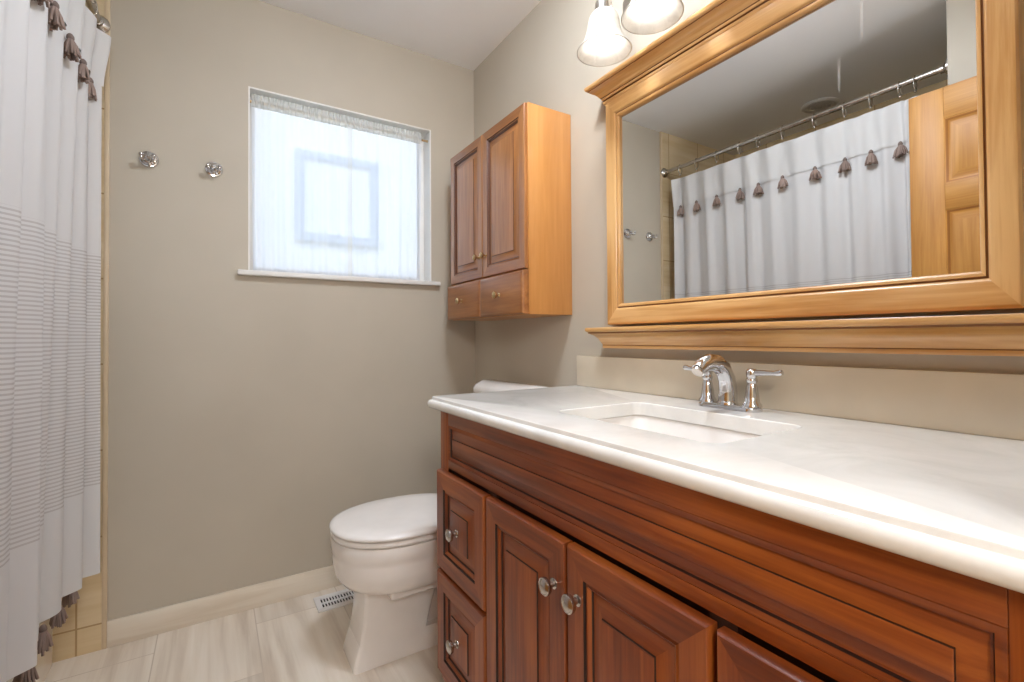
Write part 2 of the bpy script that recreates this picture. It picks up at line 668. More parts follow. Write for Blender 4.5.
def copy_thing(src, loc, label, group=None):
    c = src.copy()
    COL.objects.link(c)
    c.location = loc
    c['label'] = label
    if group:
        c['group'] = group
    for ch in list(src.children):
        d = ch.copy()
        COL.objects.link(d)
        d.parent = c
        for g in list(ch.children):
            e = g.copy()
            COL.objects.link(e)
            e.parent = d
    return c


# ------------------------------------------------------------------ the room
TH = 0.14
struct(MB().box((XS - 0.2, -1.5, -0.08), (XR + 0.2, YB + TH, 0)).build('floor', 'floor'), 'pale vein-cut stone tile floor of the bathroom', 'floor')
struct(MB().box((XS - 0.2, -1.5, ZC), (XR + 0.2, YB + TH, ZC + 0.1)).build('ceiling', 'ceiling'), 'flat white painted ceiling over the bathroom', 'ceiling')
b = MB()
b.box((XS - 0.2, YB, 0), (WX0, YB + TH, ZC))
b.box((WX1, YB, 0), (XR + 0.2, YB + TH, ZC))
b.box((WX0, YB, 0), (WX1, YB + TH, WZ0))
b.box((WX0, YB, WZ1), (WX1, YB + TH, ZC))
struct(b.build('wall_back', 'wall', smooth=0), 'greige painted back wall around the small curtained window', 'wall')
struct(MB().box((XR, -1.5, 0), (XR + 0.15, YB, ZC)).build('wall_right', 'wall'), 'greige painted wall behind the vanity and mirror', 'wall')
struct(MB().box((XS - 0.15, -1.5, 0), (XS, YB, ZC)).build('wall_left', 'wtiley'), 'tan tiled long wall inside the tub alcove', 'wall')
struct(MB().box((XS, YF, 0), (XL, YA, ZC)).build('wall_alcove', 'wall'), 'greige stub wall closing the near end of the tub alcove', 'wall')
b = MB()
b.box((XL, YF - 0.12, 0), (DX0, YF, ZC))
b.box((DX1, YF - 0.12, 0), (XR, YF, ZC))
b.box((DX0, YF - 0.12, DZ), (DX1, YF, ZC))
b.box((XS, YF - 0.12, 0), (XL, YF, ZC))
struct(b.build('wall_front', 'wall', smooth=0), 'greige wall with the open doorway the photo is taken from', 'wall')
struct(MB().box((XS, -1.5, 0), (XR, -1.4, ZC)).build('wall_hall', 'hallwall'), 'pale beige hallway wall beyond the doorway', 'wall')
# tile on the back wall inside the alcove, its edge strip, skirting
struct(MB().box((XS, YB - 0.01, 0), (XL - 0.014, YB, ZC)).build('wall_shower', 'wtile'), 'tan stone tile on the back wall behind the shower curtain', 'wall')
struct(MB().box((XL - 0.014, YB - 0.012, 0), (XL, YB, ZC), 0.002).build('trim_1', 'tiletrim'), 'tan bullnose strip edging the shower tile', 'trim')
struct(MB().box((XL, YB - 0.012, 0), (XR - 0.012, YB, 0.09), 0.002).build('baseboard_back', 'skirting'), 'pale stone tile skirting along the back wall', 'baseboard')
struct(MB().box((XR - 0.012, 1.30, 0), (XR, YB, 0.09), 0.002).build('baseboard_right', 'skirting'), 'pale stone tile skirting on the right wall behind the toilet', 'baseboard')

# window
wo = thing('window_1', ((WX0 + WX1) / 2, YB + 0.11, WZ0), 'small white framed window in the back wall', 'window')
wo['kind'] = 'structure'
yw0, yw1 = YB + 0.085, YB + 0.125
b = MB()
fwid = 0.028
b.box((WX0, yw0, WZ0), (WX0 + fwid, yw1, WZ1), 0.003)
b.box((WX1 - fwid, yw0, WZ0), (WX1, yw1, WZ1), 0.003)
b.box((WX0 + fwid, yw0, WZ0), (WX1 - fwid, yw1, WZ0 + fwid), 0.003)
b.box((WX0 + fwid, yw0, WZ1 - fwid), (WX1 - fwid, yw1, WZ1), 0.003)
b.build('window_frame', 'trimwhite', wo)
MB().box((WX0 + fwid, YB + 0.103, WZ0 + fwid), (WX1 - fwid, YB + 0.107, WZ1 - fwid)).build('pane', 'glass', wo)
b = MB()                                              # white lined reveal
b.box((WX0 - 0.001, YB + 0.001, WZ0), (WX0 + 0.006, yw0, WZ1))
b.box((WX1 - 0.006, YB + 0.001, WZ0), (WX1 + 0.001, yw0, WZ1))
b.box((WX0 + 0.006, YB + 0.001, WZ1 - 0.006), (WX1 - 0.006, yw0, WZ1))
b.build('reveal', 'trimwhite', wo)
MB().box((WX0 - 0.037, YB - 0.028, WZ0 - 0.018), (WX1 + 0.037, yw0, WZ0 + 0.002), 0.004).build('window_sill', 'trimwhite', wo)

pl = bpy.data.lights.new('window_portal', 'AREA')
pl.shape = 'RECTANGLE'
pl.size, pl.size_y = WX1 - WX0, WZ1 - WZ0
pl.cycles.is_portal = True
po = bpy.data.objects.new('window_portal', pl)
COL.objects.link(po)
po.location = ((WX0 + WX1) / 2, YB + 0.135, (WZ0 + WZ1) / 2)
po.rotation_euler = (-PI / 2, 0, 0)

# ------------------------------------------------------------------ outdoors
struct(MB().box((-9, YB + TH, -0.7), (12, 16, -0.6)).build('ground', 'lawn'), 'lawn outside below the window', 'ground')
ho = thing('neighbor_house', (1.5, 5.6, -0.6), 'bright white house seen through the sheer window curtains', 'house')
b = MB()
b.box((-5, 5.6, -0.6), (9, 5.8, 4.1))
b.build('house_wall', 'siding', ho)
b = MB()
hx0, hx1, hz0, hz1 = 0.73, 1.62, 2.14, 3.13
b.box((hx0, 5.53, hz0), (hx0 + 0.09, 5.6, hz1))
b.box((hx1 - 0.09, 5.53, hz0), (hx1, 5.6, hz1))
b.box((hx0 + 0.09, 5.53, hz0), (hx1 - 0.09, 5.6, hz0 + 0.09))
b.box((hx0 + 0.09, 5.53, hz1 - 0.09), (hx1 - 0.09, 5.6, hz1))
MB().loft([[(-5.3, 5.35, 4.0), (9.3, 5.35, 4.0), (9.3, 6.6, 4.9), (-5.3, 6.6, 4.9)], [(-5.3, 5.35, 4.12), (9.3, 5.35, 4.12), (9.3, 6.6, 5.02), (-5.3, 6.6, 5.02)]]).build('roof', plain('grey_roof_shingle', (120, 118, 116), 0.8), ho)
hw = b.build('window', 'outframe', ho)
MB().box((hx0 + 0.08, 5.565, hz0 + 0.08), (hx1 - 0.08, 5.58, hz1 - 0.08)).build('pane', 'outpane', hw)

# ------------------------------------------------------------------ vanity cabinet
VX = 0.554            # face frame
VY0, VY1 = 0.067, 1.280
VT = 0.8545            # underside of the countertop
van = thing('vanity_cabinet', ((VX + XR) / 2, (VY0 + VY1) / 2, 0), 'reddish brown wooden vanity cabinet with raised panel doors and drawers', 'vanity')
b = MB()
b.box((VX + 0.06, VY0, 0), (XR - 0.002, VY1, 0.09), mi=0)                       # recessed plinth
# side, bottom and back panels leave the top open below the sink
b.box((VX + 0.02, VY1 - 0.018, 0.09), (XR - 0.002, VY1, VT), 0.001, mi=1)
b.box((VX + 0.02, VY0, 0.09), (XR - 0.002, VY0 + 0.018, VT), 0.001, mi=1)
b.box((VX + 0.02, VY0 + 0.018, 0.09), (XR - 0.02, VY1 - 0.018, 0.108), mi=0)
b.box((XR - 0.02, VY0 + 0.018, 0.09), (XR - 0.004, VY1 - 0.018, VT), mi=0)
b.build('carcass', ['vy', 'vz'], van)
b = MB()                                             # face frame
st = 0.052
b.box((VX, VY1 - st, 0.09), (VX + 0.02, VY1, VT), 0.0015, mi=1)
b.box((VX, VY0, 0.09), (VX + 0.02, VY0 + st, VT), 0.0015, mi=1)
b.box((VX, VY0 + st, 0.819), (VX + 0.02, VY1 - st, VT), 0.0015, mi=0)
b.box((VX, VY0 + st, 0.699), (VX + 0.02, VY1 - st, 0.722), 0.0015, mi=0)
b.box((VX, VY0 + st, 0.09), (VX + 0.02, VY1 - st, 0.15), 0.0015, mi=0)
for yy in (0.980, 0.380):  # dark bars and backing sheet paint shade into the door and drawer gaps
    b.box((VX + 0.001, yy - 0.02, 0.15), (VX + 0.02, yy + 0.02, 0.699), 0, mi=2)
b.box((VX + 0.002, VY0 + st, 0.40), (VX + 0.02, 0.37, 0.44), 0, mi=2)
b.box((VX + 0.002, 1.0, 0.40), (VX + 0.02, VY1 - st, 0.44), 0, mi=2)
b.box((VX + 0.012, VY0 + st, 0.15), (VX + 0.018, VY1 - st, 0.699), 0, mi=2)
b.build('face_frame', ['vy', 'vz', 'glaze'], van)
# long false panel across the top
b = MB()
A, B_, NN = (0, -1, 0), (0, 0, 1), (-1, 0, 0)
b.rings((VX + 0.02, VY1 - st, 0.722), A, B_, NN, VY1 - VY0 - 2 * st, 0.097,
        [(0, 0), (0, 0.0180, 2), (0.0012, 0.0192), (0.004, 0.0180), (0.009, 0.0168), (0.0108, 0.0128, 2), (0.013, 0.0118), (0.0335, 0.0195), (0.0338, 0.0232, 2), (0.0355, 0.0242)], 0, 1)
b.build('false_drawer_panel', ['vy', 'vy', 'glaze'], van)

DOORP = [(0, 0), (0, 0.015), (0.0035, 0.0195), (0.046, 0.0195), (0.048, 0.0145, 2), (0.053, 0.0165), (0.059, 0.0115), (0.0605, 0.008, 2), (0.065, 0.0078), (0.089, 0.0155), (0.0902, 0.0182, 2), (0.0925, 0.0185)]


def knob(parent, p, nrm=(-1, 0, 0), r=0.0165, mat='nickel', name='knob'):
    b = MB()
    b.lathe([(r * 0.62, 0.0), (r * 0.6, 0.002), (r * 0.36, 0.004), (r * 0.34, 0.011), (r * 0.55, 0.014), (r * 0.93, 0.0165), (r, 0.0205), (r * 0.97, 0.0245), (r * 0.82, 0.0262), (r * 0.78, 0.0255), (r * 0.6, 0.0275), (r * 0.25, 0.0288), (0.0002, 0.029)], p, nrm, 20)
    return b.build(name, mat, parent)


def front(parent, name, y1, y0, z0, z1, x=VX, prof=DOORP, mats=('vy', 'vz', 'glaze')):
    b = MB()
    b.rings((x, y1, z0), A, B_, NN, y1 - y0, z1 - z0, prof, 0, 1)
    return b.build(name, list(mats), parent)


G = 0.0048
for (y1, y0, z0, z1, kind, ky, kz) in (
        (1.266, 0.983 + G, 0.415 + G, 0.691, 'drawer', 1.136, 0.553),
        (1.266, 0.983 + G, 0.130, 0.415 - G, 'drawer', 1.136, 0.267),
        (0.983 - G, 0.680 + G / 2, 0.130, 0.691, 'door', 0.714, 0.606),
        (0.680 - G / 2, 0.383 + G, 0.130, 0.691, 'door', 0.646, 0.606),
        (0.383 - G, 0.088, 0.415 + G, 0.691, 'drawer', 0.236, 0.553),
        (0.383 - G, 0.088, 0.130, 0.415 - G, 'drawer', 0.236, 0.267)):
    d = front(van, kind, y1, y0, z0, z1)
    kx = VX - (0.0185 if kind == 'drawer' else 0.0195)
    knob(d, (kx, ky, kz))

# ------------------------------------------------------------------ countertop, backsplash, sink, faucet
CT = 0.890
SX0, SX1, SY0, SY1 = 0.676, 0.955, 0.472, 0.896
CX, CY0, CY1 = 0.535, 0.023, 1.350


def rrect(x0, x1, y0, y1, r, z, n=6):
    pts = []
    for cx, cy, a0 in ((x1 - r, y1 - r, 0), (x0 + r, y1 - r, PI / 2), (x0 + r, y0 + r, PI), (x1 - r, y0 + r, 3 * PI / 2)):
        for k in range(n + 1):
            a = a0 + PI / 2 * k / n
            pts.append(Vector((cx + r * math.cos(a), cy + r * math.sin(a), z)))
    return pts


def crect(e, z, n=6):
    """Outline of the slab inset by e on its three free edges, its front far corner rounded like the sink's for bridging."""
    x0, x1, y0, y1 = CX + e, XR - 0.002, CY0, CY1 - e
    pts = []
    for cx, cy, a0, r in ((x1, y1, 0, 0.0), (x0, y1, PI / 2, 0.022 - e * 0.4), (x0, y0, PI, 0.0), (x1, y0, 3 * PI / 2, 0.0)):
        sx = {0: -1, PI / 2: 1, PI: 1, 3 * PI / 2: -1}[a0]
        sy = -1 if a0 in (0, PI / 2) else 1
        for k in range(n + 1):
            a = a0 + PI / 2 * k / n
            d = 0.0006 * (k - n / 2)
            if r == 0.0:                                     # keep the points distinct along the edge
                if a0 == 0:
                    pts.append(Vector((x1 - max(0, d), y1 + min(0, d), z)))
                elif a0 == PI:
                    pts.append(Vector((x0 + max(0, d), y0 - min(0, d), z)))
                else:
                    pts.append(Vector((x1 + min(0, d), y0 + max(0, d), z)))
            else:
                pts.append(Vector((cx + sx * r + r * math.cos(a), cy + sy * r + r * math.sin(a), z)))
    return pts


b = MB()
sinkhole_t = rrect(SX0, SX1, SY0, SY1, 0.03, CT)
sinkhole_b = rrect(SX0, SX1, SY0, SY1, 0.03, CT - 0.032)
edge = [crect(0.012, CT - 0.0345), crect(0.005, CT - 0.0325), crect(0.0012, CT - 0.028), crect(0.0, CT - 0.0215), crect(0.0008, CT - 0.0165), crect(0.0035, CT - 0.0115), crect(0.0075, CT - 0.0092),
        crect(0.0108, CT - 0.0085), crect(0.0112, CT - 0.0075), crect(0.0114, CT - 0.003), crect(0.0125, CT - 0.0008), crect(0.015, CT)]
b.loft([sinkhole_b] + edge + [rrect(SX0 - 0.002, SX1 + 0.002, SY0 - 0.002, SY1 + 0.002, 0.032, CT), rrect(SX0, SX1, SY0, SY1, 0.03, CT - 0.002), sinkhole_b], False, False)
tag(b.build('countertop', 'counter', None, ((CX + XR) / 2, (CY0 + CY1) / 2, CT - 0.035), smooth=35), 'white stone countertop with rounded edge on the wooden vanity', 'countertop')
tag(MB().box((XR - 0.022, CY0, CT), (XR, 1.333, 0.997), 0.0025).build('backsplash', 'backsplash', None, (XR - 0.011, 0.7, CT)), 'low beige stone backsplash standing on the white countertop', 'backsplash')

sk = thing('sink', ((SX0 + SX1) / 2, (SY0 + SY1) / 2, 0.74), 'rectangular white undermount sink below the countertop opening', 'sink')
b = MB()
zt = CT - 0.034
loops = [rrect(SX0 - 0.022, SX1 + 0.022, SY0 - 0.022, SY1 + 0.022, 0.04, zt), rrect(SX0 - 0.022, SX1 + 0.022, SY0 - 0.022, SY1 + 0.022, 0.04, zt - 0.01),
         rrect(SX0 + 0.0, SX1 - 0.0, SY0 + 0.0, SY1 - 0.0, 0.05, 0.76), rrect(SX0 + 0.05, SX1 - 0.05, SY0 + 0.05, SY1 - 0.05, 0.05, 0.742)]
inner = [rrect(SX0 + 0.05, SX1 - 0.05, SY0 + 0.06, SY1 - 0.06, 0.05, 0.752), rrect(SX0 + 0.016, SX1 - 0.016, SY0 + 0.02, SY1 - 0.02, 0.045, 0.768), rrect(SX0 + 0.006, SX1 - 0.006, SY0 + 0.008, SY1 - 0.008, 0.04, 0.80),
         rrect(SX0 - 0.003, SX1 + 0.003, SY0 - 0.003, SY1 + 0.003, 0.035, zt - 0.004), rrect(SX0 - 0.006, SX1 + 0.006, SY0 - 0.006, SY1 + 0.006, 0.035, zt)]
b.loft(inner + loops, False, False)
b.bm.faces.new([b.bm.verts.new(p) for p in inner[0]])
b.bm.faces.new([b.bm.verts.new(p) for p in loops[-1]])
b.build('basin', 'ceramic', sk, smooth=50)
MB().lathe([(0.03, 0.0), (0.03, 0.002), (0.024, 0.0035), (0.018, 0.0025), (0.014, 0.004), (0.0002, 0.0045)], ((SX0 + SX1) / 2 + 0.03, (SY0 + SY1) / 2, 0.7522), (0, 0, 1)).build('drain', 'chrome', sk)

FY, FX = 0.693, 1.045
fa = thing('faucet', (FX, FY, CT), 'chrome two-handle faucet with arched spout behind the sink', 'faucet')
b = MB()
b.loft([rrect(FX - 0.026, FX + 0.026, FY - 0.078, FY + 0.078, 0.025, CT), rrect(FX - 0.026, FX + 0.026, FY - 0.078, FY + 0.078, 0.025, CT + 0.007),
        rrect(FX - 0.022, FX + 0.022, FY - 0.073, FY + 0.073, 0.021, CT + 0.012)])
b.build('base_plate', 'chrome', fa)
b = MB()
b.lathe([(0.024, 0.010), (0.0235, 0.016), (0.021, 0.02)], (FX - 0.006, FY, CT), (0, 0, 1), 20)
b.tube([(FX - 0.006, FY, CT + 0.010), (FX - 0.003, FY, CT + 0.04), (FX - 0.008, FY, CT + 0.072), (FX - 0.022, FY, CT + 0.095), (FX - 0.046, FY, CT + 0.109), (FX - 0.074, FY, CT + 0.112), (FX - 0.098, FY, CT + 0.106), (FX - 0.114, FY, CT + 0.095)],
       [0.0225, 0.0205, 0.0185, 0.0172, 0.0165, 0.016, 0.0155, 0.015], 20, squash=[1.0, 1.05, 1.15, 1.25, 1.3, 1.28, 1.2, 1.1])
sp = b.build('spout', 'chrome', fa, smooth=60)
MB().lathe([(0.0135, 0.0), (0.0135, 0.006), (0.009, 0.006)], (FX - 0.1138, FY, CT + 0.0952), (-0.73, 0, -0.68), 16).build('aerator', 'nickel', sp)
for s in (-1, 1):
    hy = FY + s * 0.058
    b = MB()
    b.lathe([(0.0215, 0.011), (0.021, 0.016), (0.0165, 0.022), (0.0145, 0.04), (0.0115, 0.058), (0.0095, 0.064), (0.0125, 0.068), (0.013, 0.073), (0.0105, 0.077), (0.012, 0.080), (0.0125, 0.092), (0.009, 0.097), (0.0002, 0.098)], (FX, hy, CT), (0, 0, 1), 20)
    h = b.build('handle', 'chrome', fa, smooth=50)
    b = MB()
    b.tube([(FX, hy + s * 0.004, CT + 0.088), (FX, hy + s * 0.03, CT + 0.0895), (FX, hy + s * 0.052, CT + 0.090), (FX, hy + s * 0.063, CT + 0.0915), (FX, hy + s * 0.069, CT + 0.093)], [0.0075, 0.006, 0.0055, 0.0075, 0.006], 12)
    b.build('lever', 'chrome', h, smooth=60)

# ------------------------------------------------------------------ framed mirror
MIR_O = Vector((1.106, 0.682, 1.027))
M['mirror'] = mirror_mat()
GY0, GY1, GZ0, GZ1 = 0.261, 1.102, 1.170, 1.771
GX = 1.106
mi_ = thing('framed_mirror', MIR_O, 'large rectangular mirror in a golden wood frame with crown and ledge', 'mirror')
MB().box((GX, GY0 - 0.012, GZ0 - 0.012), (GX + 0.004, GY1 + 0.012, GZ1 + 0.012)).build('mirror_glass', 'mirror', mi_, smooth=0)


def frame_loop(o, x):
    p = o * 0.8
    return [Vector((x, GY0 - p, GZ0 - o)), Vector((x, GY1 + p, GZ0 - o)), Vector((x, GY1 + p, GZ1 + o)), Vector((x, GY0 - p, GZ1 + o))]


b = MB()
prof = [(0.0, GX - 0.0005, 9), (0.0, GX - 0.004, None), (0.002, GX - 0.009, None), (0.006, GX - 0.0115, None), (0.010, GX - 0.0115, None), (0.0115, GX - 0.0095, 2), (0.014, GX - 0.0095, 2), (0.017, GX - 0.0135, None), (0.021, GX - 0.0155, None),
        (0.058, GX - 0.0175, None), (0.0615, GX - 0.0175, None), (0.066, GX - 0.014, None), (0.067, GX + 0.004, None), (0.067, XR, None)]
rows = [[b.bm.verts.new(p) for p in frame_loop(o, x)] for o, x, _ in prof]
for i in range(len(rows) - 1):
    for j in range(4):
        f = b.bm.faces.new((rows[i][j], rows[i][(j + 1) % 4], rows[i + 1][(j + 1) % 4], rows[i + 1][j]))
        k = prof[i + 1][2]
        f.material_index = k if k is not None else (0 if j in (0, 2) else 1)
b.build('frame', ['my', 'mz', 'mglaze'], mi_)


def moulding(name, prof, y0, y1, mats, parent, mis=None):
    """prof = [(projection from the wall, extra length at the ends, z)], returned to the wall at both ends."""
    b = MB()
    loops = []
    for pr, e, zz in prof:
        zz += CRZ if name == 'crown' else LEZ
        loops.append([Vector((XR - 0.0005, y1 + e, zz)), Vector((XR - pr, y1 + e, zz)), Vector((XR - pr, y0 - e, zz)), Vector((XR - 0.0005, y0 - e, zz))])
    b.loft(loops, mis=mis)
    return b.build(name, mats, parent)


fy0, fy1 = GY0 - 0.0535, GY1 + 0.0535
CRZ, LEZ = -0.0125, -0.009
moulding('crown', [(0.034, -0.002, 1.842), (0.040, 0.003, 1.8425), (0.0425, 0.0055, 1.846), (0.0425, 0.0055, 1.8505), (0.040, 0.0035, 1.8525), (0.0445, 0.007, 1.8545), (0.0465, 0.009, 1.858), (0.0465, 0.009, 1.861), (0.049, 0.012, 1.8625), (0.053, 0.016, 1.869),
                   (0.060, 0.023, 1.8775), (0.069, 0.032, 1.8845), (0.078, 0.040, 1.888), (0.0785, 0.0405, 1.8905), (0.083, 0.0435, 1.891), (0.087, 0.046, 1.895), (0.088, 0.0465, 1.901), (0.086, 0.0455, 1.904)], fy0, fy1, ['my', 'mglaze'], mi_,
         [0, 0, 0, 1, 1, 0, 0, 1, 0, 0, 0, 0, 1, 0, 0, 0, 0])
moulding('ledge', [(0.046, 0.010, 1.036), (0.0475, 0.012, 1.040), (0.0475, 0.012, 1.045), (0.046, 0.012, 1.047), (0.050, 0.016, 1.054), (0.056, 0.022, 1.066), (0.066, 0.032, 1.077), (0.078, 0.042, 1.083), (0.082, 0.0435, 1.084),
                   (0.083, 0.044, 1.088), (0.087, 0.047, 1.089), (0.090, 0.050, 1.093), (0.090, 0.050, 1.100), (0.088, 0.049, 1.103), (0.030, 0.0, 1.1045)], fy0, fy1, ['my', 'mglaze'], mi_,
         [0, 0, 1, 0, 0, 0, 0, 0, 1, 0, 0, 0, 0, 0])

# ------------------------------------------------------------------ vanity light
LY = [1.041, 0.858, 0.675, 0.492, 0.309]
LX, LZ = 0.98, 1.916
lt = thing('vanity_light', (XR, 0.675, 2.09), 'wall light with frosted bell shades and lit bulbs above the mirror', 'light')
b = MB()
b.box((XR - 0.022, LY[-1] - 0.05, 2.065), (XR, LY[0] + 0.05, 2.14), 0.006)
b.box((XR - 0.03, LY[-1] - 0.035, 2.08), (XR - 0.02, LY[0] + 0.035, 2.125), 0.004)
b.build('back_plate', 'nickel', lt)
for y in LY:
    b = MB()
    pts = []
    for k in range(13):
        a = PI * k / 12
        pts.append((XR - 0.03 - (XR - 0.03 - LX) * (1 - math.cos(a)) / 2, y, 2.10 + 0.045 * math.sin(a)))
    b.tube(pts + [(LX, y, 2.055)], 0.006, 10)
    b.lathe([(0.012, 0.06), (0.024, 0.05), (0.026, 0.03), (0.0235, 0.012)], (LX, y, 2.008), (0, 0, 1), 18)
    b.build('arm', 'nickel', lt)
    b = MB()
    pr = [(0.025, 0.112), (0.034, 0.109), (0.042, 0.098), (0.046, 0.082), (0.049, 0.062), (0.055, 0.038), (0.064, 0.018), (0.073, 0.007), (0.079, 0.0), (0.0805, -0.003)]
    b.lathe(pr + [(0.0775, -0.003)] + [(r - 0.003, h) for r, h in reversed(pr[:-1])], (LX, y, LZ), (0, 0, 1), 32, cap0=False, cap1=False)
    b.build('shade', 'shade', lt, smooth=60)
    b = MB()
    b.lathe([(0.0002, 0.0), (0.010, 0.0012), (0.019, 0.006), (0.026, 0.015), (0.028, 0.026), (0.025, 0.040), (0.018, 0.054), (0.013, 0.066), (0.012, 0.085)], (LX, y, LZ + 0.012), (0, 0, 1), 20)
    b.build('bulb', 'bulb', lt, smooth=60)

# ------------------------------------------------------------------ wall cabinet over the toilet
KX, KY0, KY1, KZ0, KZ1 = 0.934, 1.379, 2.012, 1.146, 1.895
kc = thing('wall_cabinet', ((KX + XR) / 2, (KY0 + KY1) / 2, KZ0), 'wall-hung honey brown wooden cabinet with two doors and two small drawers above the toilet', 'cabinet')
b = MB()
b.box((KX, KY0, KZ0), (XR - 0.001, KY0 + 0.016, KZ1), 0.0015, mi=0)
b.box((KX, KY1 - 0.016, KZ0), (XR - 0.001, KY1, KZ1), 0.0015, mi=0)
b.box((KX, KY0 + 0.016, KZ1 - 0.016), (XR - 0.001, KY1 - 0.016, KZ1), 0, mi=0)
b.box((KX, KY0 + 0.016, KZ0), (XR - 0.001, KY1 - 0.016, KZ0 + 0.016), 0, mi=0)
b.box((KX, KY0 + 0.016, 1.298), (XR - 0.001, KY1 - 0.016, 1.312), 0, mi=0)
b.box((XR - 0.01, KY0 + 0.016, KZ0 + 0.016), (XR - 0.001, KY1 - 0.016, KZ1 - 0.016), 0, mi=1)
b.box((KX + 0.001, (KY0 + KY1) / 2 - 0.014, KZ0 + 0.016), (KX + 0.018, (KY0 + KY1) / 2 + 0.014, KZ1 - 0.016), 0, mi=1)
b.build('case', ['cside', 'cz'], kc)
CDP = [(0, 0), (0, 0.009), (0.003, 0.0125), (0.037, 0.0125), (0.039, 0.0085, 2), (0.044, 0.0105), (0.050, 0.0035, 2), (0.054, 0.0035), (0.074, 0.0100), (0.0755, 0.0122, 2), (0.078, 0.0125)]
CFP = [(0, 0), (0, 0.020), (0.003, 0.0245), (0.006, 0.0262), (0.012, 0.0282), (0.014, 0.0285)]
km = (KY0 + KY1) / 2
cm = ('cy', 'cz', 'cglaze')
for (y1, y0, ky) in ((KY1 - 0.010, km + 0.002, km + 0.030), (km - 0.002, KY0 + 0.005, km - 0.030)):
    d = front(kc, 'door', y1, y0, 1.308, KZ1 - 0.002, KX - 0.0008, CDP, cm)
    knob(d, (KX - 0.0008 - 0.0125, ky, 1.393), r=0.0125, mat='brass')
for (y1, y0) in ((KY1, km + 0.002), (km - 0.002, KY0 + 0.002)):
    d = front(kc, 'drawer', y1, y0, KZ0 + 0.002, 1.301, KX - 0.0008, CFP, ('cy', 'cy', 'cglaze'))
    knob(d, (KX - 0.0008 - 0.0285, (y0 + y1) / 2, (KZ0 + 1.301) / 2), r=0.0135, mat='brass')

# ------------------------------------------------------------------ toilet
TY = 1.632
to = thing('toilet', (0.74, TY, 0), 'white two-piece toilet with closed lid between the vanity and back wall', 'toilet')


def egg(xf, xb, hw, z, xc=None, n=40, p=2.2, cy=TY):
    xc = xc if xc is not None else xf + hw * 1.25
    out = []
    for k in range(n):
        a = 2 * PI * k / n
        c, s = math.cos(a), math.sin(a)
        cc = math.copysign(abs(c) ** (2 / p), c)
        ss = math.copysign(abs(s) ** (2 / p), s)
        out.append(Vector((xc - cc * (xc - xf) if c > 0 else xc - cc * (xb - xc), cy + hw * ss, z)))
    return out


b = MB()
b.loft([egg(0.42, 0.84, 0.112, 0.244), egg(0.384, 0.87, 0.143, 0.249), egg(0.355, 0.90, 0.167, 0.262), egg(0.337, 0.91, 0.181, 0.286), egg(0.329, 0.915, 0.1865, 0.318), egg(0.327, 0.92, 0.1875, 0.350), egg(0.327, 0.925, 0.187, 0.364), egg(0.3238, 0.925, 0.190, 0.371), egg(0.3235, 0.925, 0.190, 0.400), egg(0.327, 0.925, 0.187, 0.410), egg(0.340, 0.92, 0.176, 0.412)])


def ped(x0, x1, y0, y1, z, r=0.012):
    return rrect(x0, x1, y0, y1, r, z, 4)


b.loft([ped(0.374, 0.94, TY - 0.080, TY + 0.080, 0.0), ped(0.374, 0.94, TY - 0.080, TY + 0.080, 0.012), ped(0.380, 0.94, TY - 0.079, TY + 0.079, 0.035), ped(0.388, 0.93, TY - 0.0785, TY + 0.0785, 0.06), ped(0.393, 0.92, TY - 0.077, TY + 0.077, 0.075)])
b.loft([ped(0.392, 0.62, TY - 0.078, TY + 0.078, 0.065), ped(0.400, 0.63, TY - 0.076, TY + 0.076, 0.11), ped(0.407, 0.645, TY - 0.076, TY + 0.076, 0.16), ped(0.409, 0.66, TY - 0.079, TY + 0.079, 0.21), ped(0.407, 0.69, TY - 0.085, TY + 0.085, 0.262)])
b.loft([ped(0.60, 0.92, TY - 0.050, TY + 0.050, 0.06, 0.03), ped(0.60, 0.92, TY - 0.055, TY + 0.055, 0.27, 0.03)])
b.box((0.475, TY - 0.138, 0.226), (0.80, TY + 0.138, 0.265), 0.010, 3)          # step below the rim
b.box((0.80, TY - 0.13, 0.235), (1.10, TY + 0.13, 0.41), 0.02, 3)               # deck below the tank
b.build('bowl', 'ceramic', to, smooth=50)
b = MB()
sxc = 0.322 + 0.24
b.loft([egg(0.332, 0.80, 0.181, 0.4125, sxc), egg(0.324, 0.805, 0.189, 0.4155, sxc), egg(0.322, 0.806, 0.191, 0.422, sxc), egg(0.325, 0.804, 0.188, 0.4285, sxc), egg(0.332, 0.80, 0.182, 0.430, sxc)])
b.build('seat', 'seatplastic', to, smooth=60)
b = MB()
b.loft([egg(0.329, 0.81, 0.184, 0.4325, sxc), egg(0.321, 0.815, 0.192, 0.4355, sxc), egg(0.319, 0.816, 0.194, 0.441, sxc), egg(0.323, 0.814, 0.190, 0.4475, sxc), egg(0.338, 0.805, 0.176, 0.4515, sxc), egg(0.40, 0.78, 0.13, 0.4545, sxc), egg(0.48, 0.72, 0.06, 0.456, sxc)])
for s in (-1, 1):
    b.box((0.80, TY + s * 0.075 - 0.02, 0.413), (0.835, TY + s * 0.075 + 0.02, 0.445), 0.006)
b.build('lid', 'seatplastic', to, smooth=60)
b = MB()
b.loft([ped(0.965, 1.115, TY - 0.205, TY + 0.205, 0.410, 0.03), ped(0.962, 1.118, TY - 0.21, TY + 0.21, 0.44, 0.03), ped(0.958, 1.12, TY - 0.220, TY + 0.220, 0.830, 0.03)])
tk = b.build('tank', 'ceramic', to, smooth=50)
b = MB()
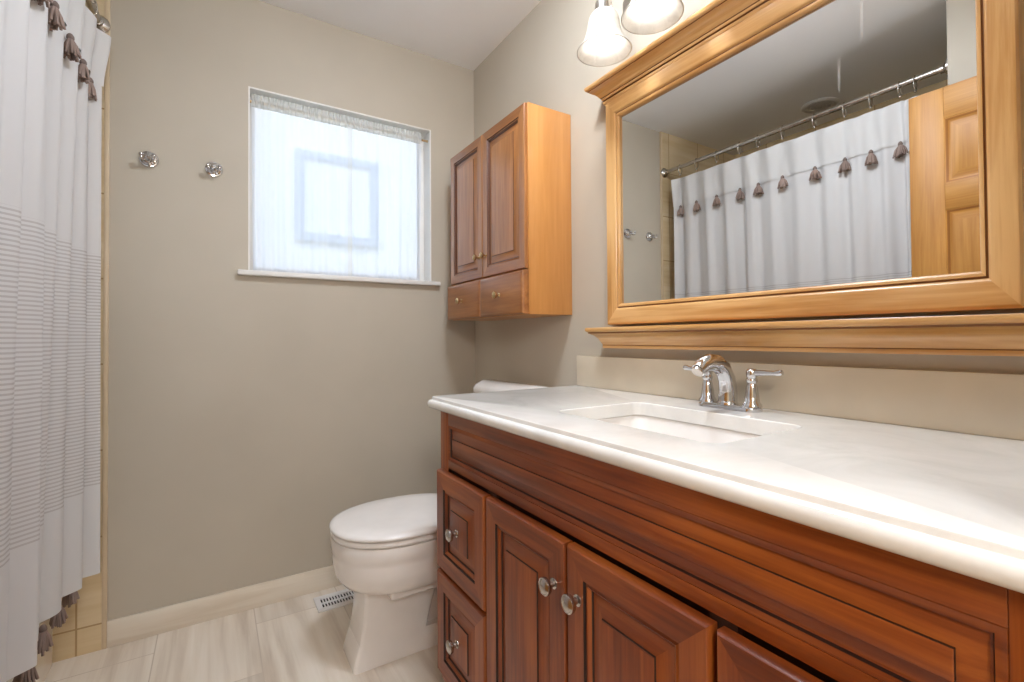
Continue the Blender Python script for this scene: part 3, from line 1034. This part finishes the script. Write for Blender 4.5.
b.loft([ped(0.949, 1.124, TY - 0.226, TY + 0.226, 0.826, 0.04), ped(0.946, 1.125, TY - 0.231, TY + 0.231, 0.832, 0.04), ped(0.946, 1.125, TY - 0.231, TY + 0.231, 0.848, 0.04), ped(0.953, 1.119, TY - 0.225, TY + 0.225, 0.862, 0.038), ped(0.972, 1.075, TY - 0.210, TY + 0.212, 0.876, 0.035), ped(0.985, 1.035, TY - 0.195, TY + 0.200, 0.8825, 0.024)])
b.build('tank_lid', 'ceramic', to, smooth=50)
b = MB()
b.lathe([(0.014, 0), (0.014, 0.008), (0.009, 0.012)], (0.9595, TY + 0.16, 0.78), (-1, 0, 0), 16)
b.tube([(0.948, TY + 0.16, 0.78), (0.942, TY + 0.13, 0.778), (0.942, TY + 0.09, 0.774)], [0.006, 0.006, 0.007], 10)
b.build('flush_lever', 'chrome', tk)

# ------------------------------------------------------------------ floor register
RX0, RX1, RY0, RY1 = 0.342, 0.606, 1.975, 2.093
rg = thing('floor_register', ((RX0 + RX1) / 2, (RY0 + RY1) / 2, 0), 'white slotted metal floor register beside the toilet', 'vent')
b = MB()
zt = 0.007
b.box((RX0, RY0, 0), (RX1, RY0 + 0.024, zt), 0.002)
b.box((RX0, RY1 - 0.024, 0), (RX1, RY1, zt), 0.002)
b.box((RX0, RY0 + 0.023, 0), (RX0 + 0.022, RY1 - 0.023, zt), 0.002)
b.box((RX1 - 0.022, RY0 + 0.023, 0), (RX1, RY1 - 0.023, zt), 0.002)
b.box((RX0 + 0.02, (RY0 + RY1) / 2 - 0.004, 0), (RX1 - 0.02, (RY0 + RY1) / 2 + 0.004, zt - 0.001), 0.001)
x = RX0 + 0.022
while x < RX1 - 0.024:
    b.box((x + 0.0062, RY0 + 0.022, 0), (x + 0.0112, RY1 - 0.022, zt - 0.0015))
    x += 0.0112
b.build('grille', 'register', rg)
MB().box((RX0 + 0.015, RY0 + 0.015, 0), (RX1 - 0.015, RY1 - 0.015, 0.0015)).build('duct_opening', 'black', rg)

# ------------------------------------------------------------------ robe hooks
HK = [(-0.205, 1.721), (-0.004, 1.721)]


def robe_hook(x, z, label):
    h = thing('robe_hook', (x, YB, z), label, 'hook', 'robe hooks on the back wall')
    b = MB()
    b.lathe([(0.0295, 0.0), (0.030, 0.004), (0.0275, 0.008), (0.0235, 0.0085), (0.0225, 0.012), (0.0165, 0.015), (0.0155, 0.019), (0.012, 0.022), (0.010, 0.030), (0.0105, 0.034), (0.0085, 0.037), (0.0002, 0.038)], (x, YB, z), (0, -1, 0), 28)
    b.build('base', 'chrome', h, smooth=35)
    for s in (-1, 1):
        b = MB()
        b.tube([(x, YB - 0.028, z - 0.002), (x + s * 0.008, YB - 0.038, z - 0.011), (x + s * 0.014, YB - 0.046, z - 0.013), (x + s * 0.018, YB - 0.049, z - 0.009), (x + s * 0.0185, YB - 0.049, z - 0.004)], [0.006, 0.0055, 0.005, 0.0045, 0.0045], 10)
        b.lathe([(0.0002, -0.007), (0.0045, -0.0055), (0.007, -0.002), (0.007, 0.002), (0.0045, 0.0055), (0.0002, 0.007)], (x + s * 0.0185, YB - 0.049, z + 0.001), (0, 0, 1), 14)
        b.build('prong', 'chrome', h, smooth=60)
    return h


h0 = robe_hook(HK[0][0], HK[0][1], 'chrome double robe hook on back wall, the one nearer the shower curtain')
copy_thing(h0, (HK[1][0], YB, HK[1][1]), 'chrome double robe hook on back wall, the one nearer the window')

# ------------------------------------------------------------------ window curtains
yc = YB + 0.028
zr = 2.032
rd = MB()
rd.tube([(WX0 + 0.004, yc, zr), (WX1 - 0.004, yc, zr)], 0.005, 12)
rd.lathe([(0.0062, 0), (0.0062, 0.006)], (WX0 + 0.0062, yc, zr), (1, 0, 0), 14)
rd.lathe([(0.0062, 0), (0.0062, 0.006)], (WX1 - 0.0062, yc, zr), (-1, 0, 0), 14)
tag(rd.build('curtain_rod', 'brass', None, ((WX0 + WX1) / 2, yc, zr), smooth=50), 'thin tension rod carrying the sheer curtains in the window recess', 'curtain rod')


def sheer(x0, x1, label, seed, xb0, xb1, off=0.0):
    rnd = random.Random(seed)
    t = thing('sheer_curtain', ((x0 + x1) / 2, yc, WZ0 + 0.004), label, 'curtain', 'sheer window curtains')
    folds = [(rnd.uniform(5, 8), rnd.uniform(0, 6), 0.5), (rnd.uniform(11, 17), rnd.uniform(0, 6), 0.3), (rnd.uniform(24, 30), rnd.uniform(0, 6), 0.1)]

    def y_at(u, zz, amp):
        return sum(w_ * math.sin(2 * PI * f_ * u * 0.5 + p_ + 0.4 * zz) for f_, p_, w_ in folds) * amp

    nx = 150
    b = MB()
    rows = []
    zs = [WZ0 + 0.005 + (2.010 - WZ0 - 0.005) * k / 24 for k in range(25)]
    for k, zz in enumerate(zs):
        f = k / 24
        lo, hi = xb0 + (x0 - xb0) * f, xb1 + (x1 - xb1) * f
        row = []
        for j in range(nx + 1):
            u = j / nx
            row.append((lo + (hi - lo) * u, yc + off + y_at(u, zz, 0.013 - 0.006 * f), zz))
        rows.append(row)
    b.loft(rows, closed=False)
    b.build('sheer_panel', 'sheer', t, smooth=80)
    b = MB()
    rows = []
    for zz, am, dy in ((2.010, 0.004, 0.0), (2.016, 0.004, -0.007), (2.032, 0.004, -0.0085), (2.042, 0.004, -0.007), (2.047, 0.004, -0.004), (2.055, 0.008, -0.005), (2.063, 0.012, -0.006)):
        row = []
        for j in range(nx * 2 + 1):
            u = j / (nx * 2)
            g = math.sin(2 * PI * 26 * u + seed) * 0.6 + math.sin(2 * PI * 41 * u + 2 * seed) * 0.4
            row.append((x0 + (x1 - x0) * u, yc + dy + off + min(g, 0.3) * am, zz + (0.0055 * g if zz > 2.05 else 0)))
        rows.append(row)
    b.loft(rows, closed=False)
    hb = MB()                                          # doubled edge where the two panels meet
    xa = x1 - 0.009 if x1 < 0.6 else x0
    hb.loft([[(xa + 0.009 * q, yc - 0.016 + 0.002 * math.sin(9 * zz), zz) for q in (0, 0.5, 1)] for zz in zs], closed=False)
    hb.build('side_hem', 'sheertop', t, smooth=80)
    b.build('ruffled_header', 'sheertop', t, smooth=80)


sheer(WX0 + 0.012, 0.5095, 'left panel of the white sheer window curtains, on the shower side', 3, WX0 + 0.018, 0.5095)
sheer(0.5105, 0.852, 'right panel of the white sheer window curtains, next to the wall cabinet', 8, 0.5105, 0.838)

# ------------------------------------------------------------------ bathtub
tub = thing('bathtub', (-0.79, 1.456, 0), 'white bathtub half hidden behind the shower curtain', 'bathtub')
b = MB()
ux0, ux1, uy0, uy1, uz = XS + 0.004, -0.442, YA + 0.004, YB - 0.014, 0.40
b.loft([rrect(ux0 + 0.14, ux1 - 0.14, uy0 + 0.16, uy1 - 0.2, 0.08, 0.06), rrect(ux0 + 0.09, ux1 - 0.10, uy0 + 0.10, uy1 - 0.12, 0.10, 0.12), rrect(ux0 + 0.065, ux1 - 0.075, uy0 + 0.07, uy1 - 0.08, 0.10, uz - 0.02),
        rrect(ux0 + 0.05, ux1 - 0.06, uy0 + 0.055, uy1 - 0.06, 0.10, uz), rrect(ux0 + 0.004, ux1 - 0.006, uy0 + 0.004, uy1 - 0.004, 0.012, uz), rrect(ux0, ux1, uy0, uy1, 0.012, uz - 0.008), rrect(ux0, ux1, uy0, uy1, 0.012, uz - 0.05),
        rrect(ux0, ux1 - 0.008, uy0, uy1, 0.012, uz - 0.055), rrect(ux0, ux1 - 0.008, uy0, uy1, 0.012, 0.0)], True, True)
b.build('tub_shell', 'tub', tub, smooth=50)

# ------------------------------------------------------------------ shower curtain with rod, rings and tassels
RODX, RODZ = -0.345, 2.165
rod = thing('shower_rod', (RODX, (YA + YB) / 2, RODZ), 'straight metal shower curtain rod across the tub alcove', 'curtain rod')
MB().tube([(RODX, YA + 0.002, RODZ), (RODX, YB - 0.012, RODZ)], 0.0125, 20).build('pole', 'nickel', rod, smooth=50)
for y, d in ((YA, 1), (YB - 0.010, -1)):
    MB().lathe([(0.032, 0.0), (0.032, 0.006), (0.024, 0.014), (0.0165, 0.018), (0.0165, 0.030), (0.013, 0.031)], (RODX, y, RODZ), (0, d, 0), 24).build('flange', 'nickel', rod, smooth=40)

TYS = [2.020, 1.897, 1.757, 1.608, 1.500, 1.365, 1.207, 1.072, 0.965, 0.855, 0.800]
CEND = 2.055
KN = [CEND] + TYS + [0.782]
KV = [-0.5] + list(range(len(TYS))) + [len(TYS) - 0.5]


def kphase(y):
    for i in range(len(KN) - 1):
        if y <= KN[i] and y >= KN[i + 1]:
            f = (KN[i] - y) / (KN[i] - KN[i + 1])
            return KV[i] + f * (KV[i + 1] - KV[i])
    return KV[0] if y > KN[0] else KV[-1]


CTOP = 2.092
HEMP = [-0.321, -0.347, -0.368, -0.380, -0.358, -0.376, -0.370, -0.378, -0.372, -0.376, -0.372, -0.376]    # how far each fold comes out at the hem
TOPP = [-0.300, -0.322, -0.326, -0.322, -0.327, -0.323, -0.326, -0.322, -0.327, -0.324, -0.326, -0.324]    # and at the heading
MIDP = [-0.321, -0.336, -0.340, -0.344, -0.340, -0.346, -0.344, -0.347, -0.344, -0.346, -0.344, -0.347]    # and at the valance hem


def curt_x(y, zz):
    k = kphase(y)
    i = int(max(0, min(len(HEMP) - 1, math.floor(k + 1.0))))
    z1 = 1.90
    if zz > z1:
        t = (CTOP - zz) / (CTOP - z1)
        e = t * t * (3 - 2 * t)
        pk = TOPP[i] + (MIDP[i] - TOPP[i]) * e
        vl = -0.348 + (-0.364 + 0.348) * e
    else:
        t = (z1 - zz) / (z1 - CURT_Z)
        pk = MIDP[i] + (HEMP[i] - MIDP[i]) * t
        vl = -0.364 + (-0.408 + 0.364) * t
        e = 1
    wv = (1 - math.cos(2 * PI * k)) / 2
    ripple = 0.0022 * math.sin(2 * PI * k * 2.3 + 1.1 + 2.0 * zz) + 0.0015 * math.sin(k * 9.1 + 3 * zz)
    return max(-0.431, vl + (pk - vl) * wv ** 0.9 + ripple * e)


sc_ = thing('shower_curtain', (-0.36, 1.49, CURT_Z), 'white shower curtain with grey striped band and taupe tassels', 'shower curtain')
NYC = 460
b = MB()
rows = []
for k in range(61):
    zz = CURT_Z + (CTOP - CURT_Z) * k / 60
    row = []
    for j in range(NYC + 1):
        y = CEND + (0.782 - CEND) * j / NYC
        zt = zz
        if k == 60:
            zt = zz - 0.012 * (1 - math.cos(2 * PI * kphase(y))) / 2
        row.append((curt_x(y, zz), y, zt))
    rows.append(row)
b.loft(rows, closed=False)
b.build('curtain_panel', 'curtain', sc_, smooth=80)
VZ = 1.908
b = MB()
rows = []
for k in range(13):
    zz = VZ + (CTOP + 0.001 - VZ) * k / 12
    row = []
    for j in range(NYC + 1):
        y = CEND + (0.782 - CEND) * j / NYC
        f = 1 - k / 12
        zt = zz - (0.012 * (1 - math.cos(2 * PI * kphase(y))) / 2 if k == 12 else 0)
        row.append((curt_x(y, zz) + 0.003 + 0.002 * f, y, zt))
    rows.append(row)
b.loft(rows, closed=False)
b.build('valance', 'valance', sc_, smooth=80)


def tassel_mesh(p, sc, rnd):
    x, y, z = p
    b = MB()
    b.lathe([(0.002, 0.002), (0.005, 0.0), (0.0085, -0.006), (0.009, -0.012), (0.0065, -0.017)], (x, y, z), (0, 0, 1), 12, mi=1)
    n = 26
    for k in range(n):                                       # yarn strands
        a = 2 * PI * k / n + rnd.uniform(-0.1, 0.1)
        q = rnd.uniform(0.35, 1.0)
        r1, L = 0.0255 * sc * q, (0.056 + rnd.uniform(-0.006, 0.004)) * sc
        c, s = math.cos(a), math.sin(a)
        b.tube([(x + 0.004 * c, y + 0.004 * s, z - 0.014), (x + (0.006 + r1 * 0.45) * c * 0.7, y + (0.006 + r1 * 0.45) * s, z - 0.014 - (L - 0.014) * 0.4), (x + r1 * c * 0.75, y + r1 * s, z - L)], [0.0028, 0.0036, 0.003], 6)
    return b


rnd = random.Random(11)
for y in TYS:
    px = curt_x(y, VZ) + 0.022
    tassel_mesh((px, y, VZ + 0.006), 1.12, rnd).build('tassel', ['tassel', 'tasselcap'], sc_, smooth=70)
for y in TYS:
    yy = y
    px = max(curt_x(yy, CURT_Z) + 0.020, -0.400)
    tassel_mesh((px, yy, CURT_Z + 0.001), 1.15, rnd).build('hem_tassel', ['tassel', 'tasselcap'], sc_, smooth=70)

# rings
WORDS = ['closest to the back wall tile', 'second from the back wall tile', 'third from the back wall tile', 'fourth from the back wall tile', 'fifth from the back wall tile', 'sixth from the back wall tile',
         'seventh from the back wall tile', 'eighth from the back wall tile', 'ninth from the back wall tile', 'tenth from the back wall tile', 'eleventh from the back wall tile', 'nearest the open oak door']
ring0 = None
for y, wd in zip(TYS, WORDS[:10] + WORDS[-1:]):
    lab = 'metal curtain ring on the shower rod, %s' % wd
    if ring0 is None:
        b = MB()
        n = 26
        pts = [(0.017 * math.cos(2 * PI * k / n), 0.0, -0.0165 + 0.0325 * math.sin(2 * PI * k / n)) for k in range(n + 1)]
        b.tube(pts, 0.0021, 8, cap=False)
        b.lathe([(0.0002, -0.006), (0.005, -0.004), (0.006, 0.0), (0.005, 0.004), (0.0002, 0.006)], (0, 0, -0.052), (0, 0, 1), 12)
        ring0 = b.build('curtain_ring', 'nickel', None, (0, 0, 0), smooth=60)
        tag(ring0, lab, 'curtain ring', 'shower curtain rings')
        ring0.location = (RODX, y, RODZ + 0.0)
    else:
        c = ring0.copy()
        COL.objects.link(c)
        c.location = (RODX, y, RODZ)
        c['label'] = lab

# ------------------------------------------------------------------ ceiling fixture above the tub
cv = thing('ceiling_vent', (-0.845, 1.41, ZC), 'round grey ceiling vent above the bathtub seen in mirror', 'vent')
MB().lathe([(0.095, 0.0), (0.095, 0.004), (0.088, 0.010), (0.076, 0.011), (0.072, 0.006)], (-0.845, 1.41, ZC), (0, 0, -1), 32).build('rim', plain('grey_vent_plastic', (205, 202, 198), 0.5), cv, smooth=40)
b = MB()
for r in (0.062, 0.046, 0.030, 0.014):
    b.lathe([(r, 0.005), (r, 0.010), (r - 0.008, 0.012), (r - 0.008, 0.005)], (-0.845, 1.41, ZC), (0, 0, -1), 28)
b.build('louver', plain('grey_vent_louver', (186, 183, 180), 0.5), cv, smooth=40)

# ------------------------------------------------------------------ oak door, standing open against the stub wall
dx = -0.246
dr = thing('door_1', (dx - 0.0175, 0.41, 0.012), 'golden oak six-panel door standing open beside the shower curtain, seen in mirror', 'door')
dr['kind'] = 'structure'
dy0, dy1, dz0, dz1 = 0.032, 0.793, 0.012, 2.050
b = MB()
st, mw = 0.112, 0.105
pw = (dy1 - dy0 - 2 * st - mw) / 2
rails = [(0.012, 0.24), (0.76, 0.93), (1.56, 1.665), (1.925, 2.05)]
b.box((dx - 0.035, dy0, dz0), (dx, dy0 + st, dz1), 0.002, mi=0)
b.box((dx - 0.035, dy1 - st, dz0), (dx, dy1, dz1), 0.002, mi=0)
for z0, z1 in rails:
    b.box((dx - 0.035, dy0 + st, z0), (dx, dy1 - st, z1), 0.001, mi=1)
for (z0, z1) in ((0.24, 0.76), (0.93, 1.56), (1.665, 1.925)):
    b.box((dx - 0.035, dy0 + st + pw, z0), (dx, dy1 - st - pw, z1), 0.001, mi=0)
    for ya in (dy0 + st, dy0 + st + pw + mw):
        for sgn, xs in ((1, dx - 0.0175), (-1, dx - 0.0175)):
            o = (xs, ya + (pw if sgn < 0 else 0), z0)
            b.rings(o, (0, sgn, 0), (0, 0, 1), (sgn, 0, 0), pw, z1 - z0, [(0, 0), (0.0, 0.0155, 2), (0.004, 0.0145), (0.010, 0.008, 2), (0.016, 0.0055), (0.020, 0.0055), (0.044, 0.012), (0.046, 0.0125)], 1, 0, back=False)
b.build('leaf', ['oak', 'oaky', 'oakglaze'], dr)
for s, x0 in ((1, dx), (-1, dx - 0.035)):
    MB().lathe([(0.028, 0.0), (0.028, 0.004), (0.011, 0.008), (0.010, 0.020), (0.018, 0.026), (0.023, 0.032), (0.022, 0.036) if s > 0 else (0.018, 0.034), (0.0002, 0.037)] if s > 0 else [(0.028, 0.0), (0.028, 0.004), (0.011, 0.008), (0.012, 0.012), (0.016, 0.018), (0.016, 0.026), (0.0002, 0.030)],
               (x0, dy1 - 0.06, 0.95), (s, 0, 0), 22).build('door_knob', 'brass', dr, smooth=50)
# door casing in the hall side of the wall
b = MB()
b.box((DX0 - 0.06, YF - 0.135, 0), (DX0, YF - 0.12, DZ + 0.06), 0.003)
b.box((DX1, YF - 0.135, 0), (DX1 + 0.06, YF - 0.12, DZ + 0.06), 0.003)
b.box((DX0, YF - 0.135, DZ), (DX1, YF - 0.12, DZ + 0.06), 0.003)
struct(b.build('trim_2', 'oak'), 'oak casing around the doorway on the hall side', 'trim')

# ------------------------------------------------------------------ added fill light behind the camera, shaped as a hall pendant
HX, HY = -0.10, -0.62
hl = thing('hall_pendant_lamp', (HX, HY, ZC), 'white globe pendant lamp hanging in the hallway behind the doorway', 'lamp')
MB().lathe([(0.06, 0.0), (0.06, 0.012), (0.02, 0.024), (0.005, 0.028), (0.005, 0.54), (0.03, 0.55), (0.043, 0.565), (0.043, 0.58)], (HX, HY, ZC), (0, 0, -1), 28).build('ceiling_mount', 'nickel', hl, smooth=40)
MB().lathe([(0.041, 0.575)] + [(0.13 * math.sin(a), 0.70 - 0.13 * math.cos(a)) for a in [0.33 + (PI - 0.33) * k / 14 for k in range(15)]], (HX, HY, ZC), (0, 0, -1), 28).build('globe', 'halllamp', hl, smooth=60)

# ------------------------------------------------------------------ added unseen fill light on the bathroom ceiling, shaped as a flush lamp
PX, PY = 0.56, 0.90
gl = thing('ceiling_lamp', (PX, PY, ZC), 'round flush ceiling lamp with white glass dome inside the bathroom', 'lamp')
MB().lathe([(0.165, 0.0), (0.165, 0.014), (0.155, 0.018)], (PX, PY, ZC), (0, 0, -1), 36).build('base', 'nickel', gl, smooth=40)
MB().lathe([(0.153, 0.012), (0.150, 0.035), (0.135, 0.055), (0.10, 0.072), (0.05, 0.081), (0.0002, 0.083)], (PX, PY, ZC), (0, 0, -1), 36).build('diffuser', 'globe', gl, smooth=60)
